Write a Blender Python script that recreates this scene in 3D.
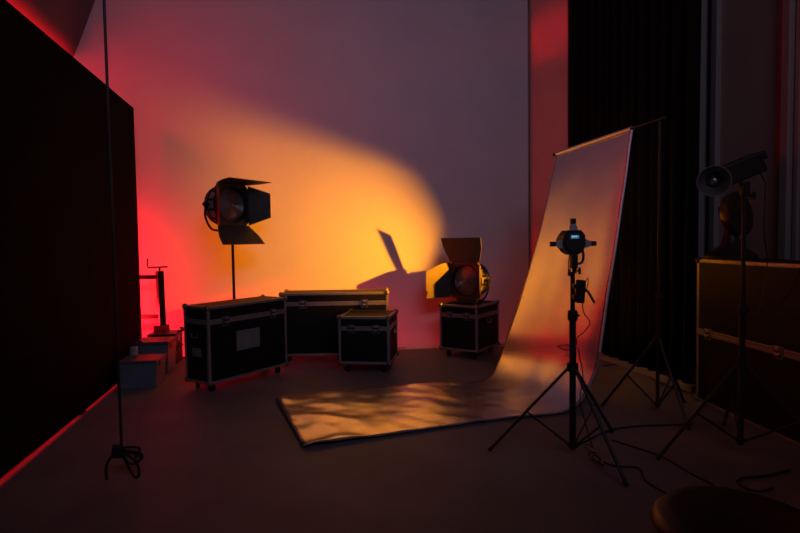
import bpy, bmesh, math, random
from mathutils import Vector, Matrix, Euler
random.seed(7)
for o in list(bpy.data.objects): bpy.data.objects.remove(o, do_unlink=True)
SC = bpy.context.scene
COL = SC.collection
R = math.radians
F = 545.0                      # focal length in pixels of the 800 px wide frame
CH = 1.45                      # camera height

# ------------------------------------------------------------------ camera
cam_d = bpy.data.cameras.new('camera'); cam = bpy.data.objects.new('camera', cam_d); COL.objects.link(cam)
cam_d.sensor_width = 36.0; cam_d.lens = F / 800 * 36.0; cam_d.clip_start = .05
CAM_R = Matrix.Rotation(R(90 - 2.73), 3, 'X') @ Matrix.Rotation(R(-.79), 3, 'Z')
cam.location = (0, 0, CH); cam.rotation_euler = CAM_R.to_euler()
SC.camera = cam

# ------------------------------------------------------------------ world, lights, exposure
vs = SC.view_settings
vs.view_transform = 'Standard'; vs.look = 'None'; vs.exposure = 0.0; vs.gamma = 1.0; vs.use_curve_mapping = False
wd = bpy.data.worlds.new('world'); SC.world = wd; wd.use_nodes = True
bgn = wd.node_tree.nodes['Background']
bgn.inputs[0].default_value = (.5, .27, .27, 1); bgn.inputs[1].default_value = .05

def aim(o, target):
    d = Vector(target) - o.location
    o.rotation_euler = d.to_track_quat('-Z', 'Y').to_euler()
def area(name, loc, target, sx, sy, col, power, spread=180):
    l = bpy.data.lights.new(name, 'AREA'); l.shape = 'RECTANGLE'; l.size = sx; l.size_y = sy
    l.color = col; l.energy = power; l.spread = R(spread)
    o = bpy.data.objects.new(name, l); COL.objects.link(o); o.location = loc; aim(o, target); return o
# cool dim daylight from high windows behind the photographer
area('window_daylight', (1.2, -1.0, 4.4), (-1.0, 7.3, 3.2), 3.0, 1.0, (.72, .66, 1.0), 19, 95)
# amber lamp standing behind the hanging silver sheet, raking the back wall
AMB = Vector((1.80, 5.86, 1.38))
AMB_DIR = Vector((-.968, .24, -.06)).normalized()
sp = bpy.data.lights.new('amber_lamp', 'SPOT'); sp.color = (1.0, .30, .004); sp.energy = 1280
sp.spot_size = R(88); sp.spot_blend = 1.0; sp.shadow_soft_size = .017
spo = bpy.data.objects.new('amber_lamp', sp); COL.objects.link(spo); spo.location = AMB
aim(spo, AMB + AMB_DIR)
# red tubes behind the tall black flat
RED = (1, .004, .012)
area('red_tube_upright', (-3.85, 6.40, .85), (-3.40, 7.26, .9), .25, 1.3, RED, 44, 130)
area('red_tube_wide', (-3.48, 5.05, 3.48), (1.2, 7.2, 1.9), .3, .3, RED, 15, 180)
area('red_streak_beam', (-3.45, 6.72, 3.12), (1.9, 7.4, 4.15), .05, .05, RED, .35, 9)  # added narrow beam, draws a faint red reflection across the wall
area('red_tube_low', (-3.6, 6.56, .62), (.5, 7.46, .10), .1, .2, RED, 22, 36)
area('red_tube_top', (-3.78, 6.0, 3.52), (-4.95, 5.76, 3.72), 1.7, .04, RED, 60, 160)
area('red_tube_floor', (-3.08, 4.2, .13), (-2.0, 4.35, -.10), 4.5, .03, RED, 26)

# ------------------------------------------------------------------ pixel helpers
def ray(px, py): return CAM_R @ Vector(((px - 400) / F, (266.5 - py) / F, -1))
def at(px, py, Y): r = ray(px, py); return Vector((0, 0, CH)) + r * (Y / r.y)
def atz(px, py, z=0): r = ray(px, py); return Vector((0, 0, CH)) + r * ((z - CH) / r.z)

# ------------------------------------------------------------------ materials
MATS = {}
def mat(name, col, rough=.6, metal=0, noise=0, nscale=8, bump=0, bscale=40, spec=.5, emit=None, estr=0, coat=0, stretch=(1,1,1)):
    if name in MATS: return MATS[name]
    m = bpy.data.materials.new(name); m.use_nodes = True; nt = m.node_tree; b = nt.nodes['Principled BSDF']
    b.inputs['Base Color'].default_value = (*col, 1); b.inputs['Roughness'].default_value = rough
    b.inputs['Metallic'].default_value = metal; b.inputs['Specular IOR Level'].default_value = spec
    b.inputs['Coat Weight'].default_value = coat
    if emit: b.inputs['Emission Color'].default_value = (*emit, 1); b.inputs['Emission Strength'].default_value = estr
    tc = nt.nodes.new('ShaderNodeTexCoord'); mp = nt.nodes.new('ShaderNodeMapping'); mp.inputs['Scale'].default_value = stretch
    nt.links.new(tc.outputs['Object'], mp.inputs[0])
    if noise:
        n = nt.nodes.new('ShaderNodeTexNoise'); n.inputs['Scale'].default_value = nscale; n.inputs['Detail'].default_value = 6
        nt.links.new(mp.outputs[0], n.inputs['Vector'])
        cr = nt.nodes.new('ShaderNodeValToRGB')
        cr.color_ramp.elements[0].position = .3; cr.color_ramp.elements[1].position = .7
        cr.color_ramp.elements[0].color = (*[c * (1 - noise) for c in col], 1)
        cr.color_ramp.elements[1].color = (*[min(1, c * (1 + noise)) for c in col], 1)
        nt.links.new(n.outputs['Fac'], cr.inputs[0]); nt.links.new(cr.outputs[0], b.inputs['Base Color'])
    if bump:
        n2 = nt.nodes.new('ShaderNodeTexNoise'); n2.inputs['Scale'].default_value = bscale; n2.inputs['Detail'].default_value = 4
        nt.links.new(mp.outputs[0], n2.inputs['Vector'])
        bp = nt.nodes.new('ShaderNodeBump'); bp.inputs['Strength'].default_value = bump; bp.inputs['Distance'].default_value = .01
        nt.links.new(n2.outputs['Fac'], bp.inputs['Height']); nt.links.new(bp.outputs[0], b.inputs['Normal'])
    MATS[name] = m; return m
M_FLOOR = mat('floor_paint', (.16, .148, .152), .62, noise=.18, nscale=1.6, bump=.15, bscale=30, spec=.3)
M_WALL = mat('wall_paint', (.62, .61, .62), .85, noise=.03, nscale=2, bump=.05, bscale=60, spec=.2)
M_WALLR = mat('wall_paint_red_spill', (.62, .33, .28), .7, noise=.06, nscale=2, spec=.3)  # reddish tint puts the red light spill into the wall colour
M_SLOPE = mat('sloped_wall_paint', (.12, .11, .11), .8, noise=.05, nscale=3)
M_CEIL = mat('ceiling_paint', (.10, .10, .10), .9, noise=.05)
M_TRIM = mat('trim_paint', (.34, .29, .27), .5, noise=.05, nscale=6)
M_LIGHTSTRIP = mat('light_patch_paint', (.26, .28, .29), .5, noise=.1, nscale=6)  # pale colour stands in for light on the floor by the curtain
M_FLAT = mat('flat_black_paint', (.006, .005, .005), .95, noise=.3, nscale=5, bump=.1, spec=.05)
M_WOOD = mat('batten_wood', (.16, .10, .06), .7, noise=.3, nscale=12, stretch=(1, 1, .2))
M_DRAPE = mat('black_drape_cloth', (.006, .006, .007), .9, noise=.2, nscale=30, spec=.1)
M_LAM = mat('black_laminate', (.010, .010, .011), .55, noise=.2, nscale=30, bump=.12, bscale=160, spec=.15)
M_ALU = mat('aluminium_edge', (.30, .28, .28), .45, metal=.5, noise=.15, nscale=25)
M_STEEL = mat('zinc_steel', (.5, .49, .48), .32, metal=.85, noise=.15, nscale=20)
M_CORNER = mat('dark_corner_steel', (.20, .19, .19), .38, metal=.8, noise=.2, nscale=25)
M_RUB = mat('rubber', (.012, .012, .012), .7, noise=.2, nscale=30)
M_BLK = mat('black_metal', (.014, .013, .013), .45, noise=.2, nscale=20, spec=.4)
M_BLKR = mat('black_plastic', (.012, .012, .013), .6, noise=.2, nscale=25, spec=.3)
M_DOOR = mat('barn_door_metal', (.05, .044, .038), .55, metal=.2, noise=.25, nscale=10)
M_FRAME = mat('lens_frame_bronze', (.055, .036, .026), .5, metal=.3, noise=.2, nscale=15)
M_VENT = mat('vent_metal', (.50, .46, .42), .4, metal=.5, noise=.12, nscale=20)
M_LENS = mat('lens_glass', (.22, .19, .18), .42, metal=.8, noise=.15, nscale=6, coat=.4)
M_PLATE = mat('grey_label_plate', (.20, .19, .19), .5, noise=.12, nscale=12)
M_CORD = mat('cord_rubber', (.008, .008, .009), .6, noise=.2, nscale=20)
M_BLUE = mat('crate_blue_grey', (.10, .165, .20), .5, noise=.12, nscale=8)
M_BLUELID = mat('crate_lid_grey', (.06, .075, .085), .5, noise=.12, nscale=8)
M_PALE = mat('canister_grey', (.36, .35, .36), .5, noise=.1, nscale=8)
M_SILV = mat('bracket_silver', (.42, .44, .48), .35, metal=.6, noise=.1, nscale=20)
M_SCREEN = mat('screen_blue', (.02, .08, .12), .3, emit=(.12, .50, .85), estr=.28, noise=.05)
M_TEXT = mat('screen_text', (.5, .8, .9), .3, emit=(.5, .85, 1), estr=.45, noise=.02)
M_DISH = mat('dish_reflector', (.42, .40, .40), .28, metal=.9, noise=.1, nscale=15)
M_HEM = mat('sheet_hem', (.62, .62, .66), .4, metal=.4, noise=.06, nscale=30)
M_POUF = mat('black_vinyl', (.010, .009, .009), .45, noise=.2, nscale=20, bump=.08, bscale=120)
M_POUFE = mat('stool_piping', (.10, .065, .05), .5, noise=.1, nscale=20)

# silver sheet: metal with woven lines
def sheet_mat():
    m = bpy.data.materials.new('silver_sheet'); m.use_nodes = True; nt = m.node_tree; b = nt.nodes['Principled BSDF']
    b.inputs['Metallic'].default_value = .85; b.inputs['Roughness'].default_value = .25
    tc = nt.nodes.new('ShaderNodeTexCoord')
    n = nt.nodes.new('ShaderNodeTexNoise'); n.inputs['Scale'].default_value = 3.5; n.inputs['Detail'].default_value = 5
    mp = nt.nodes.new('ShaderNodeMapping'); mp.inputs['Scale'].default_value = (1.2, 1.2, 2.2)
    nt.links.new(tc.outputs['UV'], mp.inputs[0]); nt.links.new(mp.outputs[0], n.inputs['Vector'])
    cr = nt.nodes.new('ShaderNodeValToRGB')
    cr.color_ramp.elements[0].color = (.50, .49, .52, 1); cr.color_ramp.elements[1].color = (.70, .69, .72, 1)
    nt.links.new(n.outputs['Fac'], cr.inputs[0]); nt.links.new(cr.outputs[0], b.inputs['Base Color'])
    mp2 = nt.nodes.new('ShaderNodeMapping'); mp2.inputs['Scale'].default_value = (2.2, 26, 1)
    nt.links.new(tc.outputs['UV'], mp2.inputs[0])
    n2 = nt.nodes.new('ShaderNodeTexNoise'); n2.inputs['Scale'].default_value = 5; n2.inputs['Detail'].default_value = 4
    nt.links.new(mp2.outputs[0], n2.inputs['Vector'])
    bp = nt.nodes.new('ShaderNodeBump'); bp.inputs['Strength'].default_value = .22; bp.inputs['Distance'].default_value = .008
    nt.links.new(n2.outputs['Fac'], bp.inputs['Height']); nt.links.new(bp.outputs[0], b.inputs['Normal'])
    return m
M_SHEET = sheet_mat()

# ------------------------------------------------------------------ mesh builder
class MB:
    def __init__(s): s.v = []; s.f = []
    def add(s, vs, fs):
        n = len(s.v); s.v += [Vector(v) for v in vs]; s.f += [[i + n for i in f] for f in fs]; return s
    def box(s, c, size, rot=None, bev=0):
        bm = bmesh.new(); bmesh.ops.create_cube(bm, size=1)
        bmesh.ops.scale(bm, vec=Vector(size), verts=bm.verts)
        if bev: bmesh.ops.bevel(bm, geom=list(bm.edges), offset=bev, segments=2, profile=.6, affect='EDGES')
        m = Matrix.Translation(Vector(c)) @ (rot.to_4x4() if rot else Matrix.Identity(4))
        bm.verts.index_update()
        s.add([m @ v.co for v in bm.verts], [[v.index for v in f.verts] for f in bm.faces]); bm.free(); return s
    def tube(s, pts, r, n=10, closed=False, caps=True):
        pts = [Vector(p) for p in pts]; k = len(pts); rings = []; up = None
        for i, p in enumerate(pts):
            if closed: t = pts[(i + 1) % k] - pts[i - 1]
            else: t = pts[min(i + 1, k - 1)] - pts[max(i - 1, 0)]
            t.normalize()
            if up is None: up = Vector((0, 0, 1)) if abs(t.z) < .9 else Vector((1, 0, 0))
            a = t.cross(up)
            if a.length < 1e-5: a = t.orthogonal()
            a.normalize(); b = a.cross(t).normalized(); up = b
            rr = r[i] if isinstance(r, (list, tuple)) else r
            rings.append([p + a * math.cos(2 * math.pi * j / n) * rr + b * math.sin(2 * math.pi * j / n) * rr for j in range(n)])
        vs = [v for g in rings for v in g]; fs = []
        for i in range(k if closed else k - 1):
            i2 = (i + 1) % k
            for j in range(n): fs.append([i * n + j, i * n + (j + 1) % n, i2 * n + (j + 1) % n, i2 * n + j])
        if caps and not closed: fs += [list(range(n))[::-1], [(k - 1) * n + j for j in range(n)]]
        return s.add(vs, fs)
    def cyl(s, a, b, r, n=16): return s.tube([a, b], r, n)
    def lathe(s, prof, n=32, m=None, cap=True):          # prof: (r, h) about local Z
        m = m or Matrix.Identity(4); vs = []; fs = []
        for r, h in prof:
            for j in range(n):
                a = 2 * math.pi * j / n; vs.append(m @ Vector((r * math.cos(a), r * math.sin(a), h)))
        for i in range(len(prof) - 1):
            for j in range(n): fs.append([i * n + j, i * n + (j + 1) % n, (i + 1) * n + (j + 1) % n, (i + 1) * n + j])
        if cap: fs += [list(range(n))[::-1], [(len(prof) - 1) * n + j for j in range(n)]]
        return s.add(vs, fs)
    def prism(s, poly, th, m):                            # poly in local XY, thickness along Z
        k = len(poly); vs = [m @ Vector((x, y, -th / 2)) for x, y in poly] + [m @ Vector((x, y, th / 2)) for x, y in poly]
        fs = [list(range(k))[::-1], list(range(k, 2 * k))] + [[i, (i + 1) % k, k + (i + 1) % k, k + i] for i in range(k)]
        return s.add(vs, fs)
    def build(s, name, m, parent=None, smooth=False, uv=None):
        me = bpy.data.meshes.new(name); me.from_pydata(s.v, [], s.f)
        bm = bmesh.new(); bm.from_mesh(me); bmesh.ops.recalc_face_normals(bm, faces=bm.faces); bm.to_mesh(me); bm.free()
        me.materials.append(m)
        if smooth:
            for p in me.polygons: p.use_smooth = True
            try: me.set_sharp_from_angle(angle=R(38))
            except Exception: pass
        o = bpy.data.objects.new(name, me); COL.objects.link(o)
        if parent: o.parent = parent
        return o
def smooth_path(pts, n=8):
    pts = [Vector(p) for p in pts]; out = []; P = [pts[0] * 2 - pts[1]] + pts + [pts[-1] * 2 - pts[-2]]
    for i in range(1, len(P) - 2):
        for k in range(n):
            t = k / n; a, b, c, d = P[i - 1], P[i], P[i + 1], P[i + 2]
            out.append(.5 * ((2 * b) + (c - a) * t + (2 * a - 5 * b + 4 * c - d) * t * t + (3 * b - a - 3 * c + d) * t ** 3))
    out.append(pts[-1]); return out
def tag(o, label=None, cat=None, group=None, kind=None):
    if label: o['label'] = label
    if cat: o['category'] = cat
    if group: o['group'] = group
    if kind: o['kind'] = kind
    return o
def thing(name, label, cat, loc, rz=0, group=None):
    o = bpy.data.objects.new(name, None); COL.objects.link(o); o.empty_display_size = .1
    o.location = loc; o.rotation_euler = (0, 0, rz); return tag(o, label, cat, group)
def dup(o, parent, loc=None, rot=None):
    c = o.copy(); COL.objects.link(c); c.parent = parent
    if loc is not None: c.location = loc
    if rot is not None: c.rotation_euler = rot
    for ch in list(o.children): dup(ch, c)
    return c
def BX(name, c, size, m, parent, bev=0, rot=None): return MB().box(c, size, rot, bev).build(name, m, parent)

# ------------------------------------------------------------------ the room
BW0, BSL = 7.42, .12                                       # back wall line y = BW0 + BSL x
def bw(x): return BW0 + BSL * x
XR = 1.80                                                  # end of the curved back wall
CZ = 5.25
mb = MB(); mb.box((.2, 3.1, -.03), (13, 12.4, .06)); tag(mb.build('floor', M_FLOOR), 'dark grey painted studio floor with dull sheen', None, kind='structure')
mb = MB(); prof = [(0, 0.001)]; CR = .22
for i in range(9): a = i / 8 * math.pi / 2; prof.append((-CR + CR * math.sin(a) + 0, CR - CR * math.cos(a) + .001))
prof += [(0, .6), (0, 1.5), (0, 3), (0, CZ), (.1, CZ), (.1, 0.001)]
prof = prof[1:]
xs = [-6.0 + i * (XR + 6.0) / 24 for i in range(25)]; vs = []; fs = []; k = len(prof)
nrm = Vector((-BSL, 1, 0)).normalized()
for x in xs:
    for (d, z) in prof: vs.append(Vector((x, bw(x), 0)) + nrm * d + Vector((0, 0, z)))
for i in range(24):
    for j in range(k): fs.append([i * k + j, i * k + (j + 1) % k, (i + 1) * k + (j + 1) % k, (i + 1) * k + j])
fs += [list(range(k)), [24 * k + j for j in range(k)][::-1]]
mb.add(vs, fs); tag(mb.build('wall_back', M_WALL, smooth=True), 'pale curved studio wall washed by amber and red light', kind='structure')
# wall beyond the curved wall's end, turning towards the curtain
A = Vector((XR + .015, bw(XR) + .03, 0)); B = Vector((2.46, 6.98, 0)); Cc = Vector((3.24, 6.7, 0))
def wall_strip(name, pts, th, m, z0=0, z1=CZ, side=1):
    mb = MB()
    for a, b in zip(pts[:-1], pts[1:]):
        a = Vector(a); b = Vector(b); d = (b - a); L = d.length; ang = math.atan2(d.y, d.x)
        n = Vector((-d.y, d.x, 0)).normalized() * side
        mb.box((a + b) / 2 + n * th / 2 + Vector((0, 0, (z0 + z1) / 2)), (L + .002, th, z1 - z0), Matrix.Rotation(ang, 3, 'Z'))
    return tag(mb.build(name, m), kind='structure')
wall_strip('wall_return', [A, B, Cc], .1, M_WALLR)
RD = Vector((-.112, 1, 0))
RW = lambda y: 3.22 + .112 * (6.7 - y)
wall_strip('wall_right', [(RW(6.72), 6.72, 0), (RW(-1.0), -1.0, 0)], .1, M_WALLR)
wall_strip('wall_left', [(-4.2, -1.0, 0), (-4.2, 1.3, 0)], .1, M_CEIL)
mb = MB(); mb.box((-.2, 3.1, CZ + .05), (13, 12.4, .1)); tag(mb.build('ceiling', M_CEIL), kind='structure')
# vertical mouldings of the right wall (window reveal, panel frames)
def rw_trim(name, pxa, depth, w, m, y0=240):
    # where the pixel column meets the right wall
    r = ray(pxa, y0); y = (3.22 + .112 * 6.7) / (r.x / r.y + .112)
    mb = MB(); mb.box((RW(y) - depth / 2, y, CZ / 2), (depth, w, CZ), Matrix.Rotation(math.atan2(.112, 1), 3, 'Z'), .01)
    return tag(mb.build(name, m), kind='structure')
rw_trim('trim_1', 703, .10, .10, M_TRIM)
rw_trim('trim_2', 716.5, .06, .09, M_TRIM)
rw_trim('trim_3', 789, .07, .09, M_TRIM)
rw_trim('trim_4', 797, .03, .05, M_TRIM)
# dark window reveal between the mouldings
rw_trim('trim_5', 710, .02, .10, M_DRAPE)
mb = MB(); mb.box((XR + .02, bw(XR) - .005, CZ / 2), (.006, .012, CZ)); tag(mb.build('trim_6', M_CEIL), kind='structure')
# sloping left wall, leaning in over the flat
Y1 = bw(-4.1) + .02
P1 = at(75, 55, Y1); P2 = at(95, 0, Y1); up = (P2 - P1).normalized(); back = Vector((.19, -.98, 0)).normalized()
lo = P1 - up * (P1.z / up.z); hi = P1 + up * ((CZ - P1.z) / up.z); nl = up.cross(back).normalized()
if nl.x > 0: nl = -nl
mb = MB(); q = [lo, hi, hi + back * 7.5, lo + back * 7.5]
mb.add(q + [p + nl * .08 for p in q], [[0, 1, 2, 3], [7, 6, 5, 4], [0, 4, 5, 1], [1, 5, 6, 2], [2, 6, 7, 3], [3, 7, 4, 0]])
tag(mb.build('wall_slope', M_SLOPE), 'sloping wall lit red above the tall black flat', kind='structure')

# curtain
CA = Vector((2.235, 7.30, 0)); CB = Vector((2.715, 4.97, 0)); cd = (CB - CA).normalized(); cn = Vector((-cd.y, cd.x, 0))
mb = MB(); N = 150; L = (CB - CA).length; rows = [.075, .4, 1.0, 2.2, 3.6, 5.1]; vs = []
ph = [0]
for i in range(N): ph.append(ph[-1] + random.uniform(.45, .8))
for r_, z in enumerate(rows):
    for i in range(N + 1):
        t = i / N; amp = .035 * (1 + .25 * math.sin(t * 31)) * (1.15 if z < 1 else 1)
        vs.append(CA + cd * (L * t) + cn * (amp * math.sin(ph[i] + .12 * math.sin(z * 1.3 + i))) + Vector((0, 0, z)))
fs = [[r_ * (N + 1) + i, r_ * (N + 1) + i + 1, (r_ + 1) * (N + 1) + i + 1, (r_ + 1) * (N + 1) + i] for r_ in range(len(rows) - 1) for i in range(N)]
mb.add(vs, fs)
ct = thing('curtain', 'tall black pleated curtain hanging along the right wall', 'curtain', (0, 0, 0))
o = mb.build('drape', M_DRAPE, ct, smooth=True); so = o.modifiers.new('s', 'SOLIDIFY'); so.thickness = .006
MB().cyl(CA + Vector((0, 0, 5.1)), CB + Vector((0, 0, 5.1)), .02).build('curtain_rail', M_BLK, ct)
# added pale strip at the curtain foot, in place of light on the floor
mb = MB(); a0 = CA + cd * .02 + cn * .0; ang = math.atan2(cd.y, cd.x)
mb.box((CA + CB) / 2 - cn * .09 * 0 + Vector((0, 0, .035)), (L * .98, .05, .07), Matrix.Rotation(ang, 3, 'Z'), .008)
tag(mb.build('light_patch_strip', M_LIGHTSTRIP), kind='structure')

# ------------------------------------------------------------------ tall black flat at the left
fa = atz(143, 365); fb = atz(0, 483); fd = (fb - fa).normalized(); fl = 5.6; fang = math.atan2(fd.y, fd.x)
FH = 1.45 + (at(134.5, 108, fa.y).z - 1.45)
ft = thing('studio_flat', 'tall black scenery flat with red glow leaking around it', 'flat', fa, fang)
# local x runs towards the camera, local -y is behind (left)
sgn = -1
BX('board', (fl / 2, sgn * .012, FH / 2 + .012), (fl, .024, FH - .024), M_FLAT, ft)
for i in range(6):
    BX('stile', (.03 + i * (fl - .06) / 5, sgn * .047, FH / 2 + .012), (.05, .045, FH - .024), M_WOOD, ft)
for z in (.05, FH / 2, FH - .03):
    for i in range(5):
        x0 = .03 + i * (fl - .06) / 5
        BX('rail', (x0 + (fl - .06) / 10, sgn * .047, z), ((fl - .06) / 5 - .055, .044, .05), M_WOOD, ft)
for i in range(4): BX('foot', (.06 + i * (fl - .12) / 3, sgn * .04, .006), (.08, .09, .012), M_RUB, ft)

# ------------------------------------------------------------------ flight cases
def castor(parent, x, y, h, first=[None]):
    c = MB().box((0, 0, h - .006), (.075, .06, .012)).build('castor', M_BLK, parent)
    f = MB().box((0, -.018, h * .62), (.03, .005, h * .62)).box((0, .018, h * .62), (.03, .005, h * .62)).build('fork', M_BLK, c)
    w = MB().tube([(0, -.014, h * .40), (0, .014, h * .40)], h * .40, 20).build('wheel', M_RUB, c, smooth=True)
    c.location = (x, y, 0); c.rotation_euler = (0, 0, random.uniform(0, 6)); return c
def latch(parent, loc, rot):
    l = MB().box((0, -.003, 0), (.085, .008, .095), None, .003).build('latch', M_CORNER, parent)
    MB().box((0, -.0075, -.012), (.060, .003, .050), None, .001).build('dish', M_BLK, l)
    MB().tube([(-.024, -.012, -.002), (-.010, -.016, -.014), (.010, -.016, -.014), (.024, -.012, -.002)], .007, 8).cyl((0, -.006, -.012), (0, -.018, -.012), .010, 12).build('turn_knob', M_STEEL, l, smooth=True)
    MB().box((0, -.012, .030), (.032, .012, .022), None, .004).build('hook', M_STEEL, l)
    l.location = loc; l.rotation_euler = rot; return l
def flight_case(name, label, corner, ang, L, W, H, lid, group, ch=.075, castors=True, latches=(.22, .78), plate=None, end_plate=False, edge=.028, slim=False):
    # corner = ground point under the front left corner; local x along the front, local y to the back
    t = thing(name, label, 'flight case', corner, ang, group)
    z0 = ch if castors else .004
    e = edge; g = .004
    zs = z0 + H - lid
    BX('body', (L / 2, W / 2, (z0 + zs) / 2), (L - .012, W - .012, zs - z0 - .002), M_LAM, t, .003)
    BX('lid', (L / 2, W / 2, zs + lid / 2), (L - .012, W - .012, lid - .002), M_LAM, t, .003)
    def edge_bar(c, s): BX('edge_trim', c, s, M_ALU, t, .004)
    for x in (e / 2, L - e / 2):
        for y in (e / 2, W - e / 2):
            edge_bar((x, y, (z0 + zs) / 2), (e, e, zs - z0 - 2 * e * .9)); edge_bar((x, y, zs + lid / 2), (e, e, max(.02, lid - 2 * e * .9)))
    for z in (z0 + e / 2, z0 + H - e / 2):
        for y in (e / 2, W - e / 2): edge_bar((L / 2, y, z), (L - e, e, e))
        for x in (e / 2, L - e / 2): edge_bar((x, W / 2, z), (e, W - e, e))
    for k, z in (('s', zs - e * .5), ('l', zs + e * .42)):
        zz = z
        for y in (.004, W - .004): edge_bar((L / 2, y, zz), (L - .01, .016, e * .85))
        for x in (.004, L - .004): edge_bar((x, W / 2, zz), (.016, W - .01, e * .85))
    first = None
    for x in (.012, L - .012):
        for y in (.012, W - .012):
            for z in (z0 + .014, z0 + H - .012):
                if first is None:
                    first = MB().lathe([(.001, -.03), (.016, -.026), (.027, -.014), (.030, 0), (.027, .014), (.016, .026), (.001, .03)], 14).build('ball_corner', M_CORNER, t, smooth=True)
                    first.location = (x, y, z)
                else: dup(first, t, (x, y, z))
    for u in latches: latch(t, (L * u, -.006, zs - .005), (0, 0, 0))
    # recessed handles at the ends
    for x, s in ((-.001, -1), (L + .001, 1)):
        hd = BX('handle', (x, W / 2, z0 + H * .50 + (.12 * H if True else 0)), (.010, min(.16, W * .5), .10), M_BLKR, t, .003)
        MB().tube([(x + s * .010, W / 2 - .05, z0 + H * .62 + .02), (x + s * .018, W / 2 - .045, z0 + H * .62 - .015), (x + s * .018, W / 2 + .045, z0 + H * .62 - .015), (x + s * .010, W / 2 + .05, z0 + H * .62 + .02)], .006, 8).build('grip', M_STEEL, hd)
    if plate:
        u, v, w, h = plate; BX('label_plate', (L * u, -.001, z0 + H * v), (w, .008, h), M_PLATE, t, .002)
    if end_plate: BX('end_label', (-.002, W * .48, z0 + H * .40), (.008, .13, .085), M_PLATE, t, .002)
    if castors:
        for x in (.085, L - .085):
            for y in (.075, W - .075): castor(t, x, y, ch)
    return t
G_FC = 'black flight cases with aluminium edges'
# left case
c = atz(209.8, 394.5); e_ = atz(288, 372.2); dv = e_ - c
flight_case('flight_case', 'long black flight case with a grey label plate, in front of lamp stand', c, math.atan2(dv.y, dv.x), dv.length, .375, .755, .15, G_FC, ch=.085,
            latches=(.20, .80), plate=(.47, .50, .30, .20), end_plate=True)
# rear case
p0 = at(280.5, 330, 6.50); p1 = at(388.5, 330, 6.55)
flight_case('flight_case', 'widest black flight case, against the amber wall behind the smaller case', (p0.x, 6.50, 0), math.atan2(.05, p1.x - p0.x), (p1 - p0).length, .42, .76, .13, G_FC, latches=(.21, .78))
# small case
c = atz(339, 372.8); e_ = atz(390, 374.0); dv = e_ - c
flight_case('flight_case', 'small cube-shaped black flight case standing before the widest case', c, math.atan2(dv.y, dv.x), dv.length, .56, .525, .13, G_FC, ch=.10, latches=(.26, .74))
SM = (c, dv)
# case under the lamp
c = atz(440, 356.6); e_ = atz(477.5, 361.3); dv = e_ - c
C4 = flight_case('flight_case', 'squat black flight case carrying a lamp with open barn doors', c, math.atan2(dv.y, dv.x), dv.length, .62, .56, .13, G_FC, ch=.10, latches=(.28, .74))
C4_top = c; C4_dv = dv.copy()
# two long cases stacked at the right wall
c = atz(695.3, 400.5); e_ = atz(800, 448.5); dv = (e_ - c).normalized(); RA = math.atan2(dv.y, dv.x)
flight_case('road_case', 'tall black road case by the right wall, seam at half its height', (c.x, c.y, 0), RA, 1.5, .52, 1.25, .63, None, castors=False, latches=(.11, .62), edge=.03)
RCASE = c.copy(); RDV = dv

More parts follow.
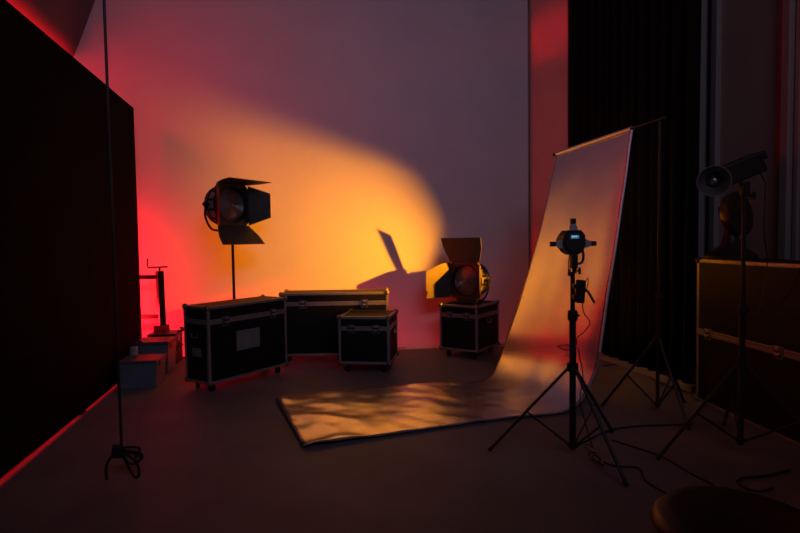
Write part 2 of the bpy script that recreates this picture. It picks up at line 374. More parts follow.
# ------------------------------------------------------------------ film lamp heads
def film_head(t, S, drum=.25, doors=(8, 35, 50, 30), lensm=M_LENS, dl=(1.3, 1.3, 1.3, 1.3)):
    """local frame: +X is where the lamp looks, +Z up; origin at lens centre; S = half side of the square frame"""
    rot = Matrix(((0, 0, 1), (1, 0, 0), (0, 1, 0))).to_4x4()      # lathe axis Z -> X
    Rr = S * .96
    # square accessory frame with round opening
    mb = MB(); n = 32; th = .025
    sq = []; ci = []
    for i in range(n):
        a = 2 * math.pi * (i + .5) / n; cx, sx = math.cos(a), math.sin(a); m_ = S / max(abs(cx), abs(sx))
        sq.append((cx * m_, sx * m_)); ci.append((cx * Rr * .93, sx * Rr * .93))
    vs = [Vector((x, p[0], p[1])) for x in (0, th) for p in sq] + [Vector((x, p[0], p[1])) for x in (0, th) for p in ci]
    fs = []
    for i in range(n):
        j = (i + 1) % n
        fs += [[i, j, n + j, n + i], [2 * n + i, 3 * n + i, 3 * n + j, 2 * n + j], [i, 2 * n + i, 2 * n + j, j], [n + i, n + j, 3 * n + j, 3 * n + i]]
    mb.add(vs, fs); mb.build('lens_frame', M_FRAME, t)
    MB().lathe([(Rr * .93, -.02), (Rr * .97, -.02), (Rr * .97, .03), (Rr * .90, .03), (Rr * .88, -.015)], 40, rot, cap=False).build('lens_ring', M_BLK, t, smooth=True)
    # fresnel lens: stepped rings
    pr = []; K = 9
    for k in range(K):
        r0 = Rr * .9 * (1 - k / K); r1 = Rr * .9 * (1 - (k + 1) / K) + .001
        h = .03 * (k / K) - .015
        pr += [(r0, h), (r1 + .004, h + .007)]
    pr.append((.002, .018)); MB().lathe(pr, 40, rot, cap=False).build('lens', lensm, t, smooth=True)
    MB().lathe([(.001, .014), (.012, .018), (.012, .024), (.001, .026)], 12, rot).build('lens_hub', M_STEEL, t)
    # drum, vents and ribs
    MB().lathe([(Rr * .98, -.005), (Rr * .98, -.05), (Rr * .92, -.06), (Rr * .90, -drum * .8), (Rr * .74, -drum * .97), (Rr * .35, -drum * 1.1), (.01, -drum * 1.12)], 40, rot, cap=False).build('drum', M_BLK, t, smooth=True)
    nv = 12
    first = None
    for k in range(nv):
        a = 2 * math.pi * k / nv; w = 2 * math.pi * Rr / nv * .70
        rm = Matrix.Rotation(a, 4, 'X')
        if first is None:
            first = MB().box((-.06 - drum * .2, 0, Rr * .925), (drum * .38, w, .012), None, .003).box((-.05 - drum * .57, 0, Rr * .90), (drum * .26, w, .012), None, .003).build('vent', M_VENT, t)
            o = first
        else: o = dup(first, t)
        o.rotation_euler = (a, 0, 0)
    for k in range(nv):
        a = 2 * math.pi * (k + .5) / nv; y, z = math.cos(a), math.sin(a)
        MB().tube([(-.03, y * Rr * .985, z * Rr * .985), (-.06 - drum * .5, y * Rr * .985, z * Rr * .985), (-drum * .97, y * Rr * .78, z * Rr * .78)], .008, 6).build('rib', M_BLK, t, smooth=True)
    for xx, rr in ((-.03, 1.0), (-.045 - drum * .41, 1.0), (-drum * .82, .93)):
        MB().tube([(xx, math.cos(a) * Rr * rr, math.sin(a) * Rr * rr) for a in [2 * math.pi * i / 32 for i in range(32)]], .009, 6, closed=True).build('hoop', M_BLK, t, smooth=True)
    # barn doors: top, right side (-Y), bottom, left side (+Y)
    for ph, lf, ax in zip(doors, dl, (Vector((0, 0, 1)), Vector((0, -1, 0)), Vector((0, 0, -1)), Vector((0, 1, 0)))):
        Lw = S * lf
        if ph is None: continue
        d = (Vector((1, 0, 0)) * math.cos(R(ph)) + ax * math.sin(R(ph))).normalized()
        tn = Vector((1, 0, 0)).cross(ax).normalized(); nn = d.cross(tn).normalized()
        m = Matrix.Translation(ax * S + Vector((th, 0, 0))) @ Matrix((( d.x, tn.x, nn.x, 0), (d.y, tn.y, nn.y, 0), (d.z, tn.z, nn.z, 0), (0, 0, 0, 1)))
        if ax.z: poly = [(0, -S * .98), (Lw * .55, -S * 1.28), (Lw, -S * 1.36), (Lw, S * 1.36), (Lw * .55, S * 1.28), (0, S * .98)]
        else: poly = [(0, -S * .98), (Lw * .35, -S * .92), (Lw, -S * .50), (Lw, S * .55), (Lw * .93, S * .62), (Lw, S * .98), (0, S * .98)] if ax.y < 0 else [(0, -S * .98), (Lw, -S * .60), (Lw, S * .60), (0, S * .98)]
        dr = MB().prism(poly, .005, m).build('barn_door', M_DOOR, t)
        MB().cyl(ax * S + tn * S * .8 + Vector((th, 0, 0)), ax * S - tn * S * .8 + Vector((th, 0, 0)), .007, 8).build('hinge', M_BLK, dr)
    return t
def yoke(t, S, drum, drop, xo):
    # U-shaped yoke, upright in the head's frame
    y0 = S * 1.10
    pts = [(xo, y0, 0), (xo - .02, y0, -drop * .45), (xo - .0, y0 * .75, -drop * .93), (xo, .04, -drop), (xo, -.04, -drop), (xo, -y0 * .75, -drop * .93), (xo - .02, -y0, -drop * .45), (xo, -y0, 0)]
    y = MB().tube(smooth_path(pts, 6), .013, 8).build('yoke', M_BLK, t, smooth=True)
    for s in (-1, 1):
        MB().cyl((xo, s * (y0 - .03), 0), (xo, s * (y0 + .035), 0), .022, 12).build('tilt_knob', M_BLKR, y, smooth=True)
    return y
# lamp on stand
LP = at(231.5, 205, 6.35)
ST = thing('lamp_stand', 'black light stand behind the long case, holding a barn-door lamp', 'light stand', (LP.x, 6.35, 0))
zt = LP.z - .30
MB().cyl((0, 0, .10), (0, 0, .75), .022).build('column', M_BLK, ST, smooth=True)
MB().cyl((0, 0, .74), (0, 0, zt - .02), .016).build('riser', M_BLK, ST, smooth=True)
MB().lathe([(.03, .70), (.034, .71), (.034, .77), (.03, .78)], 16).build('collar', M_BLKR, ST, smooth=True)
MB().lathe([(.02, zt - .06), (.026, zt - .055), (.026, zt - .005), (.016, zt)], 16).build('spigot', M_STEEL, ST, smooth=True)
for k in range(3):
    a = R(75 + 120 * k); MB().tube([(.02 * math.cos(a), .02 * math.sin(a), .45), (.30 * math.cos(a), .30 * math.sin(a), .012)], .010, 8).build('leg', M_BLK, ST, smooth=True)
H1 = thing('film_lamp', 'round fresnel film lamp with four barn doors on a stand', 'film lamp', (LP.x, 6.35, LP.z), math.atan2(-.49, .87), 'fresnel lamps with barn doors')
S1 = .24
hd = film_head(H1, S1, .24, doors=(5, 36, 52, 33), dl=(1.25, 1.15, 1.15, 1.1))
yoke(H1, S1, .24, .295, -.12)
# lamp on the case
q = at(466, 281, 6.76)
ctop = .10 + .56
H2 = thing('film_lamp', 'round fresnel film lamp resting on a flight case, amber-lit barn door', 'film lamp', (q.x, q.y, ctop + .285), math.atan2(-.72, -.69), 'fresnel lamps with barn doors')
film_head(H2, .225, .26, doors=(74, 26, None, 35), dl=(1.4, 1.5, 1, .6))
y2 = yoke(H2, .225, .26, .255, -.10)
BX('rest_block', (-.10, 0, -.272), (.16, .22, .024), M_BLK, H2, .004)
BX('rest_block', (-.02, 0, -.254), (.05, .30, .06), M_BLK, H2, .004)
# ------------------------------------------------------------------ silver sheet
RZ = 2.37
ZR0 = Vector(at(556, 153, 5.9)); ZR1 = Vector(at(660, 119.5, 4.33))
far_px = [((557, 155), 5.88), ((549, 190), 5.87), ((540, 228), 5.85), ((531, 262), 5.82), ((521, 297), 5.78), ((509, 332), 5.74), ((499, 360), 5.72)]
near_px = [((632, 130), 4.74), ((627, 165), 4.72), ((621, 205), 4.70), ((615, 250), 4.66), ((608, 295), 4.62), ((602, 335), 4.60), ((594.5, 374), 4.58)]
far = [at(*p, Y) for p, Y in far_px]; near = [at(*p, Y) for p, Y in near_px]
zf = .02
far += [atz(484, 379.5, zf + .015), atz(440, 382, zf), atz(400, 385.5, zf), atz(340, 391, zf), atz(275, 397.5, zf)]
near += [atz(571, 409, zf + .02), atz(510, 417, zf), atz(450, 425, zf), atz(380, 435, zf), atz(303, 446, zf)]
fp = smooth_path(far, 14); npth = smooth_path(near, 14)
NU = len(fp); NV = 40; vs = []; fs = []; uvs = []
from mathutils import noise as NZ
acc = 0; dist = [0]
for i in range(1, NU): dist.append(dist[-1] + (fp[i] - fp[i - 1]).length)
for i in range(NU):
    for j in range(NV + 1):
        v = j / NV; p = fp[i].lerp(npth[i], v)
        i2 = min(i + 1, NU - 1); i0 = max(i - 1, 0)
        tu = (fp[i2].lerp(npth[i2], v) - fp[i0].lerp(npth[i0], v)); tv = npth[i] - fp[i]
        n = tv.cross(tu).normalized()
        if n.x > .3 or (abs(n.x) <= .3 and n.z < 0): n = -n
        s = dist[i]
        onfloor = max(0, min(1, (s - 2.5) / .5))
        w = NZ.noise(Vector((s * 1.6, v * 1.5, 3))) * .012 + NZ.noise(Vector((s * .9, v * 5.0, 9))) * .006
        cr = 0
        if onfloor:
            cr = (NZ.noise(Vector((s * 5 + v * 4, v * 3.5 - s * 1.6, 5)))) * .011 + NZ.noise(Vector((s * 11 + v * 6, v * 9 - s * 4, 15))) * .004
            end = max(0, min(1, (s - 4.05) / .5))
            rid = NZ.noise(Vector((s * 3.2 - v * 3.0, v * 5.5 + s * 3, 21)))
            cr += end * (.050 * max(0, rid) + .012 * rid * 0)
        hang = 1 - onfloor
        w = w * (hang * 1.1 + .25 * onfloor)
        p = p + n * (w + cr * onfloor)
        if onfloor: p.z = max(p.z, .008)
        vs.append(p); uvs.append((v * 1.25, s))
for i in range(NU - 1):
    for j in range(NV): fs.append([i * (NV + 1) + j, (i + 1) * (NV + 1) + j, (i + 1) * (NV + 1) + j + 1, i * (NV + 1) + j + 1])
SH = thing('silver_sheet', 'silver reflective backdrop sheet hung from a bar and sweeping across floor', 'backdrop sheet', (0, 0, 0))
me = bpy.data.meshes.new('sheet'); me.from_pydata(vs, [], fs)
ul = me.uv_layers.new(name='UVMap')
for lp in me.loops: ul.data[lp.index].uv = uvs[lp.vertex_index]
me.materials.append(M_SHEET)
for p in me.polygons: p.use_smooth = True
so_ = bpy.data.objects.new('sheet', me); COL.objects.link(so_); so_.parent = SH
md = so_.modifiers.new('s', 'SOLIDIFY'); md.thickness = .004; md.offset = 0
hemp = [vs[i * (NV + 1) + NV] for i in range(0, NU, 2)]
kk = int(len(hemp) * .50)
MB().tube(hemp[:kk], .011, 8).build('hem', M_HEM, SH, smooth=True)
MB().tube(hemp[kk - 1:], .006, 8).build('hem', M_PLATE, SH, smooth=True)  # floor part darker grey, shadow under the sheet edge put into the colour
sl = [fp[0].lerp(npth[0], k / 10) for k in range(11)]
MB().tube([p + Vector((.0, 0, .012)) for p in sl], .022, 12).build('sleeve', M_SHEET, SH, smooth=True)
# cross bar and two stands
r0 = fp[0] + (fp[0] - npth[0]).normalized() * .04; rdir = (npth[0] - fp[0]).normalized(); r1 = npth[0] + rdir * .36
XB = thing('cross_bar', 'thin dark metal bar carrying the silver sheet', 'bar', (0, 0, 0))
off = Vector((0, 0, .012))
MB().cyl(r0 + off, r1 + off, .011, 12).build('bar', M_BLK, XB, smooth=True)
for p in (r0, r1): MB().cyl(p + off - rdir * .02, p + off + rdir * .02, .017, 12).build('end_cap', M_RUB, XB, smooth=True)
def stand(name, label, cat, pos, top, collar, spread, az, parts=None, rcol=.014, zbr=.08, group=None, brace=True, feet=None):
    t = thing(name, label, cat, (pos[0], pos[1], 0), 0, group)
    MB().cyl((0, 0, zbr - .03), (0, 0, collar + .35 if collar + .35 < top else top), rcol * 1.25, 14).build('column', M_BLK, t, smooth=True)
    if collar + .35 < top:
        MB().cyl((0, 0, collar + .33), (0, 0, top), rcol * .9, 12).build('riser', M_BLK, t, smooth=True)
        MB().lathe([(rcol * 1.5, collar + .31), (rcol * 1.9, collar + .32), (rcol * 1.9, collar + .37), (rcol * 1.5, collar + .38)], 14).build('clamp_collar', M_BLKR, t, smooth=True)
        MB().cyl((0, 0, collar + .345), (.045, 0, collar + .345), .008, 8).build('knob', M_BLKR, t)
    MB().lathe([(rcol * 1.6, collar - .03), (rcol * 2.2, collar - .025), (rcol * 2.2, collar + .025), (rcol * 1.6, collar + .03)], 14).build('leg_collar', M_BLKR, t, smooth=True)
    if brace: MB().lathe([(rcol * 1.5, zbr - .015), (rcol * 2.1, zbr - .01), (rcol * 2.1, zbr + .01), (rcol * 1.5, zbr + .015)], 14).build('brace_collar', M_BLKR, t, smooth=True)
    for k in range(3):
        if feet: fx, fy = feet[k][0] - pos[0], feet[k][1] - pos[1]
        else: a = R(az + 120 * k); fx, fy = spread * math.cos(a), spread * math.sin(a)
        d = Vector((fx, fy, 0)); u = d.normalized()
        a0 = u * (rcol * 1.6) + Vector((0, 0, collar - .005)); a1 = d + Vector((0, 0, .012))
        lg = MB().tube([a0, a1], .0105, 8).build('leg', M_BLK, t, smooth=True)
        MB().tube([a0.lerp(a1, .955), a1], .0135, 8).build('rubber_foot', M_RUB, lg, smooth=True)
        if brace: MB().tube([u * (rcol * 1.6) + Vector((0, 0, zbr)), a0.lerp(a1, .52)], .007, 8).build('brace', M_BLK, t, smooth=True)
    return t
stand('backdrop_stand', 'black tripod holding the free end of the sheet bar', 'light stand', (r1.x - rdir.x * .03, r1.y - rdir.y * .03), r1.z - .002, .62, .43, 155, rcol=.012, group='tripods holding the sheet bar')
stand('backdrop_stand', 'black tripod behind the silver sheet, holding the bar end', 'light stand', (r0.x + rdir.x * .22, r0.y + rdir.y * .22), r0.z + rdir.z * .22 - .002, .50, .20, 120, rcol=.012, group='tripods holding the sheet bar')

# ------------------------------------------------------------------ LED light on tripod before the sheet
f1 = atz(489, 452); f2 = atz(627, 488); f3 = atz(612, 433)
SP = (f1 + f2 + f3) / 3
cpx = at(572.5, 443, SP.y); SP.x = cpx.x
TS = stand('tripod_stand', 'black tripod stand before the silver sheet, carrying an LED light', 'light stand', (SP.x, SP.y), 1.22, .595, .6, 0, rcol=.017, zbr=.075, feet=[f1, f2, f3])
hp = at(574.5, 242, SP.y)
HL = thing('led_light', 'compact LED light with lit blue screen and three silver brackets', 'light', (hp.x, hp.y, 1.22))
dz = hp.z - 1.22
C0 = Vector((0, 0, dz))
# local -Y faces the camera (the back of the light)
oct_ = [(-.045, .077), (.045, .077), (.070, .045), (.074, -.02), (.052, -.066), (.02, -.085), (-.02, -.085), (-.052, -.066), (-.074, -.02), (-.070, .045)]
XZ = Matrix(((1, 0, 0, 0), (0, 0, -1, 0), (0, 1, 0, 0), (0, 0, 0, 1)))
MB().prism(oct_, .13, Matrix.Translation(C0 + Vector((0, .065, 0))) @ XZ).build('housing', M_BLKR, HL)
MB().prism([(x * .8, z * .8) for x, z in oct_], .012, Matrix.Translation(C0 + Vector((0, -.006, 0))) @ XZ).build('back_plate', M_BLK, HL)
MB().lathe([(.055, 0), (.062, .01), (.066, .07), (.058, .07), (.05, .012)], 24, Matrix.Translation(C0 + Vector((0, .13, 0))) @ Matrix.Rotation(R(-90), 4, 'X'), cap=False).build('front_ring', M_BLK, HL, smooth=True)
scr = BX('screen', C0 + Vector((-.001, -.014, .034)), (.052, .004, .022), M_SCREEN, HL)
for k, (dx, w) in enumerate(((-.016, .008), (-.004, .010), (.009, .007))):
    BX('readout', C0 + Vector((-.001 + dx, -.0165, .036)), (w, .001, .009), M_TEXT, scr)
for ang, dd in ((90, .082), (180, .078), (0, .078)):
    rm = Matrix.Rotation(R(-ang), 4, 'Y')
    off_z = 0 if ang == 90 else -.012
    base = Matrix.Translation(C0 + Vector((0, .03, off_z))) @ rm
    br = MB().prism([(dd - .014, -.030), (dd + .012, -.026), (dd + .040, -.011), (dd + .040, .011), (dd + .012, .026), (dd - .014, .030)], .03, base @ XZ).build('bracket', M_SILV, HL)
    MB().box((0, 0, 0), (.036, .036, .032), None, .004).build('bracket_tip', M_BLKR, br).matrix_local = base @ Matrix.Translation((dd + .055, 0, 0))
# yoke and tilter
MB().tube(smooth_path([C0 + Vector((.060, .04, -.03)), C0 + Vector((.066, .02, -.09)), C0 + Vector((.055, .02, -.135)), C0 + Vector((.015, .02, -.145))], 6), .009, 8).build('yoke', M_BLK, HL, smooth=True)
BX('tilter', C0 + Vector((0, .015, -.125)), (.042, .05, .10), M_BLKR, HL, .006)
MB().cyl((0, .0, .0), (0, 0, dz - .15), .015, 12).build('receiver', M_BLK, HL, smooth=True)
for sx, zz in ((-1, -.200), (1, -.190)):
    MB().cyl(C0 + Vector((sx * .012, .0, zz)), C0 + Vector((sx * .042, 0, zz)), .005, 8).cyl(C0 + Vector((sx * .034, 0, zz - .022)), C0 + Vector((sx * .034, 0, zz + .022)), .009, 10).build('tie_knob', M_BLKR, HL, smooth=True)
MB().tube(smooth_path([C0 + Vector((-.035, -.01, -.07)), C0 + Vector((-.042, -.01, -.14)), C0 + Vector((-.036, -.012, -.20)), C0 + Vector((-.022, -.015, -.245)), C0 + Vector((-.012, -.02, -.27))], 6), .0035, 6).build('lead', M_CORD, HL, smooth=True)
# power adapter clamped on the column
pz = at(578, 291, SP.y).z
PA = thing('power_adapter', 'black power adapter with lever clamped to the tripod column', 'power adapter', (SP.x + .040, SP.y - .03, pz - .075))
MB().box((0, 0, .075), (.05, .06, .15), Matrix.Rotation(R(4), 3, 'Y'), .008).build('adapter_body', M_BLKR, PA)
MB().tube([(.02, 0, .10), (.05, -.01, .07), (.09, -.01, .0)], .008, 8).build('lever', M_BLKR, PA, smooth=True)
MB().box((-.035, 0, .11), (.03, .05, .03), None, .004).box((-.035, 0, .04), (.03, .05, .03), None, .004).build('clamp', M_BLK, PA)
def cable(name, label, pts, r=.004, n=8, cat='cable', group=None, nn=8):
    return tag(MB().tube(smooth_path(pts, nn), r, n).build(name, M_CORD, None, smooth=True), label, cat, group)
Yc = SP.y - .03
def hp_(px, py, dy=0): return at(px, py, Yc + dy)
cable('cable', 'thin black cable looping down along the tripod column', [hp_(582, 301), hp_(584, 313), hp_(590, 322), hp_(585, 331), hp_(577, 338), hp_(576, 344), hp_(565, 345), hp_(558, 346), hp_(566, 350), hp_(577, 348), hp_(580, 358), hp_(583, 378, .03), hp_(580, 400, .05), hp_(586, 425, .05), atz(592, 445, .01), atz(602, 466, .006)], .0035)
cable('cable', 'short loop of black cable above the power adapter', [hp_(583, 291), hp_(586, 281), hp_(588, 278), hp_(588, 284), hp_(586, 290), hp_(584, 296)], .003)
# coiled slack at the stand foot
pts = []
for k in range(40):
    a = k / 40 * 6 * math.pi; c0 = atz(588 + k * .30, 448 + k * .42, .02)
    pts.append(c0 + Vector((.025 * math.cos(a), .05 * math.sin(a), .012 * math.sin(a * .5) + .006)))
cable('cable_coil', 'small coil of black cable on the floor by the tripod foot', pts, .004, nn=3)

# ------------------------------------------------------------------ lamp with dish at the right
S3 = Vector((atz(741, 450).x, atz(741, 450).y, 0)); S3 = Vector((at(741, 400, 3.55).x, 3.55, 0))
foot1 = atz(657, 461)
ctr3 = (S3.x, S3.y)
L3 = at(728, 172, 3.55); topz = at(741, 205, 3.55).z
v1 = (foot1 - S3); v1.z = 0; sp3 = v1.length; a3 = math.degrees(math.atan2(v1.y, v1.x))
stand('tripod_stand', 'black tripod stand before the tall road case, carrying a dish light', 'light stand', ctr3, topz - .04, .62, sp3, a3, rcol=.015, zbr=.10)
DL = thing('dish_light', 'black studio light with round reflector dish, turned towards the room', 'light', (S3.x, S3.y, topz - .04))
dc = at(714, 181, 3.50) - Vector((S3.x, S3.y, topz - .04)); rr = at(759, 162, 3.62) - Vector((S3.x, S3.y, topz - .04))
ax3 = (dc - rr).normalized()
ax3 = Vector((-.48, -.86, -.10)).normalized()
qm = Vector((0, 0, 1)).rotation_difference(ax3).to_matrix().to_4x4()
DM = Matrix.Translation(dc) @ qm
MB().lathe([(.032, -.125), (.050, -.10), (.078, -.05), (.095, .0), (.099, .004), (.094, .004), (.076, -.046), (.048, -.092), (.030, -.112)], 36, DM, cap=False).build('reflector_dish', M_DISH, DL, smooth=True)
MB().lathe([(.034, -.128), (.052, -.104), (.0805, -.052), (.0985, -.002)], 36, DM, cap=False).build('dish_shell', M_BLK, DL, smooth=True)
MB().lathe([(.030, -.115), (.030, -.09), (.018, -.065), (.002, -.06)], 20, DM, cap=False).build('bulb_cover', M_LENS, DL, smooth=True)
bk = dc - ax3 * .13
# body: long box rising towards the back
bdir = (rr - bk); bl = bdir.length; bdir.normalize()
zz = Vector((0, 0, 1)); sy = zz.cross(bdir).normalized(); uz = bdir.cross(sy)
BM = Matrix(((bdir.x, sy.x, uz.x), (bdir.y, sy.y, uz.y), (bdir.z, sy.z, uz.z)))
MB().box(bk.lerp(rr, .5), (bl * 1.02, .11, .135), BM, .012).build('light_body', M_BLK, DL)
MB().box(rr + uz * .035, (.06, .11, .055), BM, .01).build('rear_grip', M_BLKR, DL)
MB().lathe([(.045, 0), (.052, .01), (.052, .045), (.045, .05)], 20, Matrix.Translation(bk - ax3 * .01) @ qm).build('mount_ring', M_BLK, DL, smooth=True)
MB().cyl((0, 0, 0), (0, 0, .14), .018, 12).box((0, 0, .145), (.05, .045, .09), None, .006).build('swivel', M_BLKR, DL)
MB().cyl((-.02, 0, .115), (.055, .02, .10), .008, 8).box((.065, .02, .10), (.02, .05, .05), None, .006).build('tilt_knob', M_BLKR, DL)
def w3(px, py, Y): return at(px, py, Y)
cable('cable', 'black power cable hanging from the rear of the dish light', [w3(760, 172, 3.6), w3(765, 183, 3.6), w3(765, 195, 3.58), w3(764, 230, 3.58), w3(767, 270, 3.6), w3(757, 318, 3.58), w3(746, 330, 3.54)], .0045)
cable('cable', 'black cable drooping in front of the tall road case', [w3(800, 268, 3.3), w3(792, 288, 3.35), w3(775, 306, 3.4), w3(752, 322, 3.48), w3(744, 330, 3.52)], .0045)

# round-headed lamp on the upper road case
py_ = RCASE + RDV * .42 + Vector((-RDV.y, RDV.x, 0)) * .24
ph_ = at(728, 255, py_.y); 
FN = thing('round_head_lamp', 'black round-headed lamp with flared base, on the tall road case', 'lamp', (at(731, 250, py_.y).x, py_.y, 1.275), R(-60))
MB().lathe([(.19, 0), (.19, .02), (.15, .05), (.08, .10), (.055, .17), (.048, .24), (.001, .245)], 32).build('base', M_BLK, FN, smooth=True)
fzc = at(726, 214, py_.y).z - 1.275
fm = Matrix.Translation((.04, 0.02, fzc)) @ Matrix.Rotation(R(80), 4, 'Y') @ Matrix.Rotation(0, 4, 'X')
MB().lathe([(.02, -.11), (.09, -.10), (.16, -.05), (.175, 0), (.178, .02), (.165, .02), (.15, -.02), (.02, -.05)], 36, fm, cap=False).build('head', M_BLK, FN, smooth=True)
MB().lathe([(.165, .018), (.05, .028), (.002, .03)], 36, fm, cap=False).build('front_grille', M_BLKR, FN, smooth=True)
MB().cyl((0, 0, .22), (0.0, .0, fzc - .04), .022, 12).build('neck', M_BLK, FN, smooth=True)
MB().lathe([(.05, -.02), (.055, 0), (.05, .02)], 20, Matrix.Translation((-.06, .0, fzc + .02)) @ Matrix.Rotation(R(80), 4, 'Y')).build('rear_knob', M_BLKR, FN, smooth=True)

# ------------------------------------------------------------------ left pile: crates, canister, bracket
def storage(name, label, cat, p_near, ang, L, W, H, m, ml, group=None):
    t = thing(name, label, cat, p_near, ang, group)      # origin: front right corner on the floor, x to the left(-), y back
    mb = MB(); tp = .012
    vs = [(-L + tp, tp, .004), (-tp, tp, .004), (-tp, W - tp, .004), (-L + tp, W - tp, .004), (-L, 0, H * .86), (0, 0, H * .86), (0, W, H * .86), (-L, W, H * .86)]
    mb.add(vs, [[0, 3, 2, 1], [0, 1, 5, 4], [1, 2, 6, 5], [2, 3, 7, 6], [3, 0, 4, 7], [4, 5, 6, 7]]); mb.build('tub', m, t)
    BX('rim', (-L / 2, W / 2, H * .84), (L + .012, W + .012, .018), m, t, .004)
    BX('lid', (-L / 2, W / 2, H * .93), (L + .016, W + .016, H * .12), ml, t, .01)
    for x in (-L * .92, -L * .08): BX('corner_rib', (x, .004, H * .42), (.03, .012, H * .78), m, t, .003)
    for y in (W * .3,): BX('clip', (.006, y, H * .84), (.014, .05, .06), ml, t, .003)
    return t
pa = math.atan2(fd.y, fd.x) + math.pi / 2
CA_ = 0
cr1 = atz(157, 388)
storage('storage_box', 'blue-grey lidded storage box leaning close to the black flat', 'storage box', cr1, R(8), .36, .34, .285, M_BLUE, M_BLUELID, 'blue-grey boxes beside the flat')
cr2 = atz(169, 374)
storage('storage_box', 'blue-grey lidded storage box between the other box and a black case', 'storage box', cr2, R(8), .36, .34, .37, M_BLUE, M_BLUELID, 'blue-grey boxes beside the flat')
cr3 = atz(176.5, 364.5)
BT = thing('tool_case', 'black tool case beneath the crank bracket by the red wall', 'tool case', cr3, R(8))
BX('shell', (-.16, .15, .15), (.32, .30, .292), M_BLKR, BT, .01)
BX('lid', (-.16, .15, .335), (.325, .305, .076), M_BLK, BT, .008)
BX('latch', (.004, .12, .30), (.012, .05, .06), M_STEEL, BT, .003)
MB().tube([(.0, .08, .22), (.03, .08, .20), (.03, .2, .20), (.0, .2, .22)], .008, 8).build('handle', M_BLKR, BT)
# clamp on the tool case edge
CLm = thing('spring_clamp', 'small black spring clamp on the edge of the tool case', 'clamp', (cr3.x + .03, cr3.y + .10, .375))
MB().box((0, 0, .02), (.09, .04, .03), Matrix.Rotation(R(-18), 3, 'Y'), .006).build('jaw', M_BLKR, CLm)
MB().box((.03, 0, .045), (.09, .03, .02), Matrix.Rotation(R(14), 3, 'Y'), .005).build('arm', M_BLKR, CLm)
# canister
cp = at(134, 352, 5.66)
CN = thing('canister', 'pale grey canister standing on the front storage box', 'canister', (cp.x, 5.66, .286))
MB().lathe([(.035, 0), (.038, .004), (.038, .085), (.030, .098)], 20).build('can', M_PALE, CN, smooth=True)
MB().lathe([(.024, .097), (.026, .10), (.026, .118), (.022, .12)], 16).build('cap', M_BLKR, CN, smooth=True)
MB().tube(smooth_path([(.01, 0, .12), (.03, 0, .145), (.07, .01, .14), (.09, .01, .12)], 5), .008, 6).build('spout', M_BLKR, CN, smooth=True)
# rags on the front box
# crank bracket
bz = .374
kb = at(162, 333, cr3.y + .17); KY = cr3.y + .16
KB = thing('crank_bracket', 'black crank bracket with two arms gripping the edge of the flat', 'bracket', (kb.x, KY, bz))
def kp(px, py): p = at(px, py, KY); return Vector((p.x - kb.x, 0, p.z - bz))
b0 = kp(162, 325); t0 = kp(159.5, 271)
BX('base_block', (0, 0, max(.02, b0.z / 2)), (.14, .14, max(.04, b0.z)), M_BLK, KB, .005)
MB().tube([b0 - Vector((0, 0, .02)), t0], .052, 4).build('post', M_BLK, KB)
for (ya, xe) in ((277, 139), (316.5, 139)):
    a_ = kp(158, ya); b_ = kp(xe, ya)
    MB().box((a_ + b_) / 2, ((a_ - b_).length, .05, .048), None, .004).build('arm', M_BLK, KB)
cb = MB().cyl(t0 - Vector((0, 0, .03)), kp(159.5, 266.5), .012, 10).build('screw', M_BLK, KB, smooth=True)
MB().tube([kp(167.5, 266.8), kp(148.5, 267.6), kp(147.2, 266), kp(147.4, 258.5)], .010, 8).build('crank_handle', M_BLK, KB, smooth=True)

# ------------------------------------------------------------------ hanging cord with tied bundle
HY = 3.28
def cp_(px, py, dy=0): return at(px, py, HY + dy)
top = cp_(104, 0); bot = cp_(121.5, 446)
tdir = (top - bot).normalized(); toptop = bot + tdir * ((CZ - bot.z) / tdir.z)
HC = thing('hanging_cord', 'black cord hanging from the ceiling, end tied in a loose bundle', 'cord', (bot.x, HY, 0))
def rel(p): return p - Vector((bot.x, HY, 0))
MB().tube([rel(toptop.lerp(bot, k / 12)) for k in range(13)], .0085, 8).build('cord', M_CORD, HC, smooth=True)
def loop(pts): MB().tube(smooth_path([rel(cp_(*p)) for p in pts], 7), .0075, 8).build('loop', M_CORD, HC, smooth=True)
loop([(121, 448), (130, 447), (139, 448), (138, 452), (128, 453), (121, 451)])
loop([(121, 450), (132, 451), (141, 454, .03), (142, 458, .03), (137, 461), (129, 456), (122, 452)])
loop([(122, 452), (128, 462), (134, 464, -.03), (140, 459, -.03), (137, 453), (128, 450)])
loop([(122, 454), (128, 466, .02), (135, 477, .02), (139, 475, .02), (138, 466), (134, 460), (126, 452)])
loop([(123, 450), (129, 456, .04), (133, 459, .04), (136, 456, .04), (130, 451, .04), (123, 449)])
for k in range(5):
    x0 = 113.5 + k * 2.0
    loop([(x0, 446, -.03), (x0 - .6, 450, -.035), (x0 - .8, 456, -.03), (x0, 457, 0), (x0 + .6, 451, .035), (x0 + .3, 446, .0), (x0, 445.5, -.03)])
MB().tube(smooth_path([rel(cp_(*p)) for p in ((119, 452), (112, 456), (107.5, 463), (106, 471), (107, 479.5))], 7), .0085, 8).build('tail', M_CORD, HC, smooth=True)

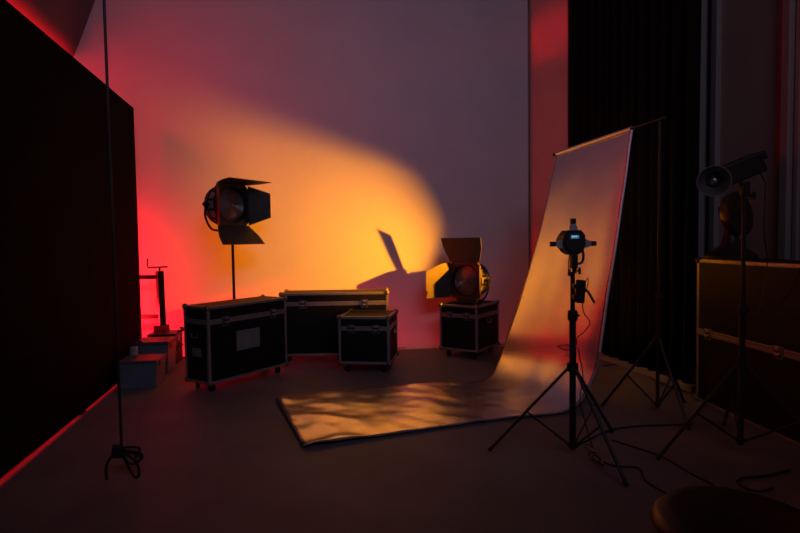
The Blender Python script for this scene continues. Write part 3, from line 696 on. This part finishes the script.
# ------------------------------------------------------------------ floor cables
def fl(px, py, z=.006): return atz(px, py, z)
cable('cable', 'black cable lying along the wall between the two smaller cases', [fl(396, 348.6), fl(410, 347.5), fl(425, 346.2), fl(440, 346), fl(452, 347)], .008)
cable('cable', 'black cable running behind the lamp case to the silver sheet', [fl(500, 345), fl(506, 344), fl(512, 345.5), fl(522, 346.5)], .008)
cable('cable', 'black cable crossing the floor from the tripod foot to the road case', [fl(574, 447), fl(588, 440), fl(610, 430), fl(640, 426), fl(670, 425), fl(692, 424)], .006)
cable('cable', 'black cable wandering over dark floor towards the round stool', [fl(604, 462), fl(615, 466), fl(638, 468), fl(645, 480), fl(660, 490), fl(672, 495), fl(690, 492)], .006)
cable('cable', 'black cable slanting across dark floor beyond the tripod', [fl(612, 440), fl(640, 449), fl(665, 458), fl(690, 473), fl(713, 485), fl(715, 492)], .006)
cable('cable', 'black cable curled in an open loop under the dish light stand', [fl(790, 470), fl(765, 476), fl(742, 478), fl(738, 483), fl(750, 490), fl(764, 491), fl(772, 488)], .007)
cable('cable', 'black cable along the pale strip below the curtain', [fl(603, 366), fl(622, 364.5), fl(640, 371), fl(662, 384), fl(690, 393)], .006)
cable('cable', 'black cable trailing from tool case along the red wall', [fl(178, 358), fl(184, 357.2), fl(192, 357), fl(200, 357)], .008)

# ------------------------------------------------------------------ round stool in the foreground
PX = thing('stool', 'round black padded stool low in the foreground', 'stool', (1.14, 1.80, 0))
MB().lathe([(.01, .40), (.25, .40), (.272, .415), (.278, .44), (.272, .47), (.25, .492), (.20, .50), (.001, .505)], 48).build('seat', M_POUF, PX, smooth=True)
MB().tube([(.277 * math.cos(a), .277 * math.sin(a), .442) for a in [2 * math.pi * i / 48 for i in range(48)]], .006, 8, closed=True).build('piping', M_POUFE, PX, smooth=True)
MB().cyl((0, 0, .05), (0, 0, .405), .03).build('column', M_BLK, PX, smooth=True)
for k in range(5):
    a = R(20 + 72 * k); lg = MB().tube([(0, 0, .09), (.24 * math.cos(a), .24 * math.sin(a), .06)], .016, 8).build('leg', M_BLK, PX, smooth=True)
    MB().tube([(.24 * math.cos(a) - .012, .24 * math.sin(a), .026), (.24 * math.cos(a) + .012, .24 * math.sin(a), .026)], .025, 14).cyl((.24 * math.cos(a), .24 * math.sin(a), .03), (.24 * math.cos(a), .24 * math.sin(a), .06), .01, 8).build('wheel', M_RUB, lg, smooth=True)

# ------------------------------------------------------------------ amber lamp behind the sheet
AL = stand('lamp_stand', 'black light stand behind the silver sheet, holding the amber lamp', 'light stand', (AMB.x + .17, AMB.y + .10), 1.16, .45, .22, 20, rcol=.012)
AH = thing('amber_lamp_head', 'black lamp head with four flags throwing amber light from behind sheet', 'film lamp', AMB)
qa = Vector((1, 0, 0)).rotation_difference(AMB_DIR).to_matrix().to_4x4()
rotx = Matrix(((0, 0, 1, 0), (1, 0, 0, 0), (0, 1, 0, 0), (0, 0, 0, 1)))
MB().lathe([(.02, -.20), (.075, -.19), (.085, -.06), (.085, .0), (.078, .0), (.078, -.06), (.02, -.10)], 24, qa @ rotx, cap=False).build('head', M_BLK, AH, smooth=True)
def flag(p, q, w):
    """a door whose free edge runs along the rays to two wall points"""
    d = .21; a = (Vector(p) - AMB).normalized() * d / max(.2, (Vector(p) - AMB).normalized().dot(AMB_DIR)); b = (Vector(q) - AMB).normalized() * d / max(.2, (Vector(q) - AMB).normalized().dot(AMB_DIR))
    return a, b, w
def wallpt(px, py):
    r = ray(px, py); t = BW0 / (r.y - BSL * r.x); return Vector((0, 0, CH)) + r * t
for a_, b_, outw in ((wallpt(486, 145), wallpt(412, 306), Vector((.35, .55, 0))), (wallpt(505, 194), wallpt(100, 70), Vector((0, 0, .30))), (wallpt(475, 342), wallpt(120, 350), Vector((0, 0, -.30))), (AMB + Vector((-.965, .262, .62)), AMB + Vector((-.965, .262, -1.40)), Vector((-.285, -.96, 0)))):
    a, b, w = flag(a_, b_, outw)
    w = w.normalized() * (.17 if outw.y > -.5 else .12)
    mb = MB(); th = AMB_DIR * .003
    mb.add([a, b, b + w, a + w, a + th, b + th, b + w + th, a + w + th], [[0, 1, 2, 3], [7, 6, 5, 4], [0, 4, 5, 1], [1, 5, 6, 2], [2, 6, 7, 3], [3, 7, 4, 0]])
    fo = mb.build('flag', M_DOOR, AH)
    m_ = (a if abs(outw.z) > .1 else b) + w * .97
    MB().tube([m_, w.normalized() * .08 - AMB_DIR * .04], .006, 6).build('flag_arm', M_BLK, fo)
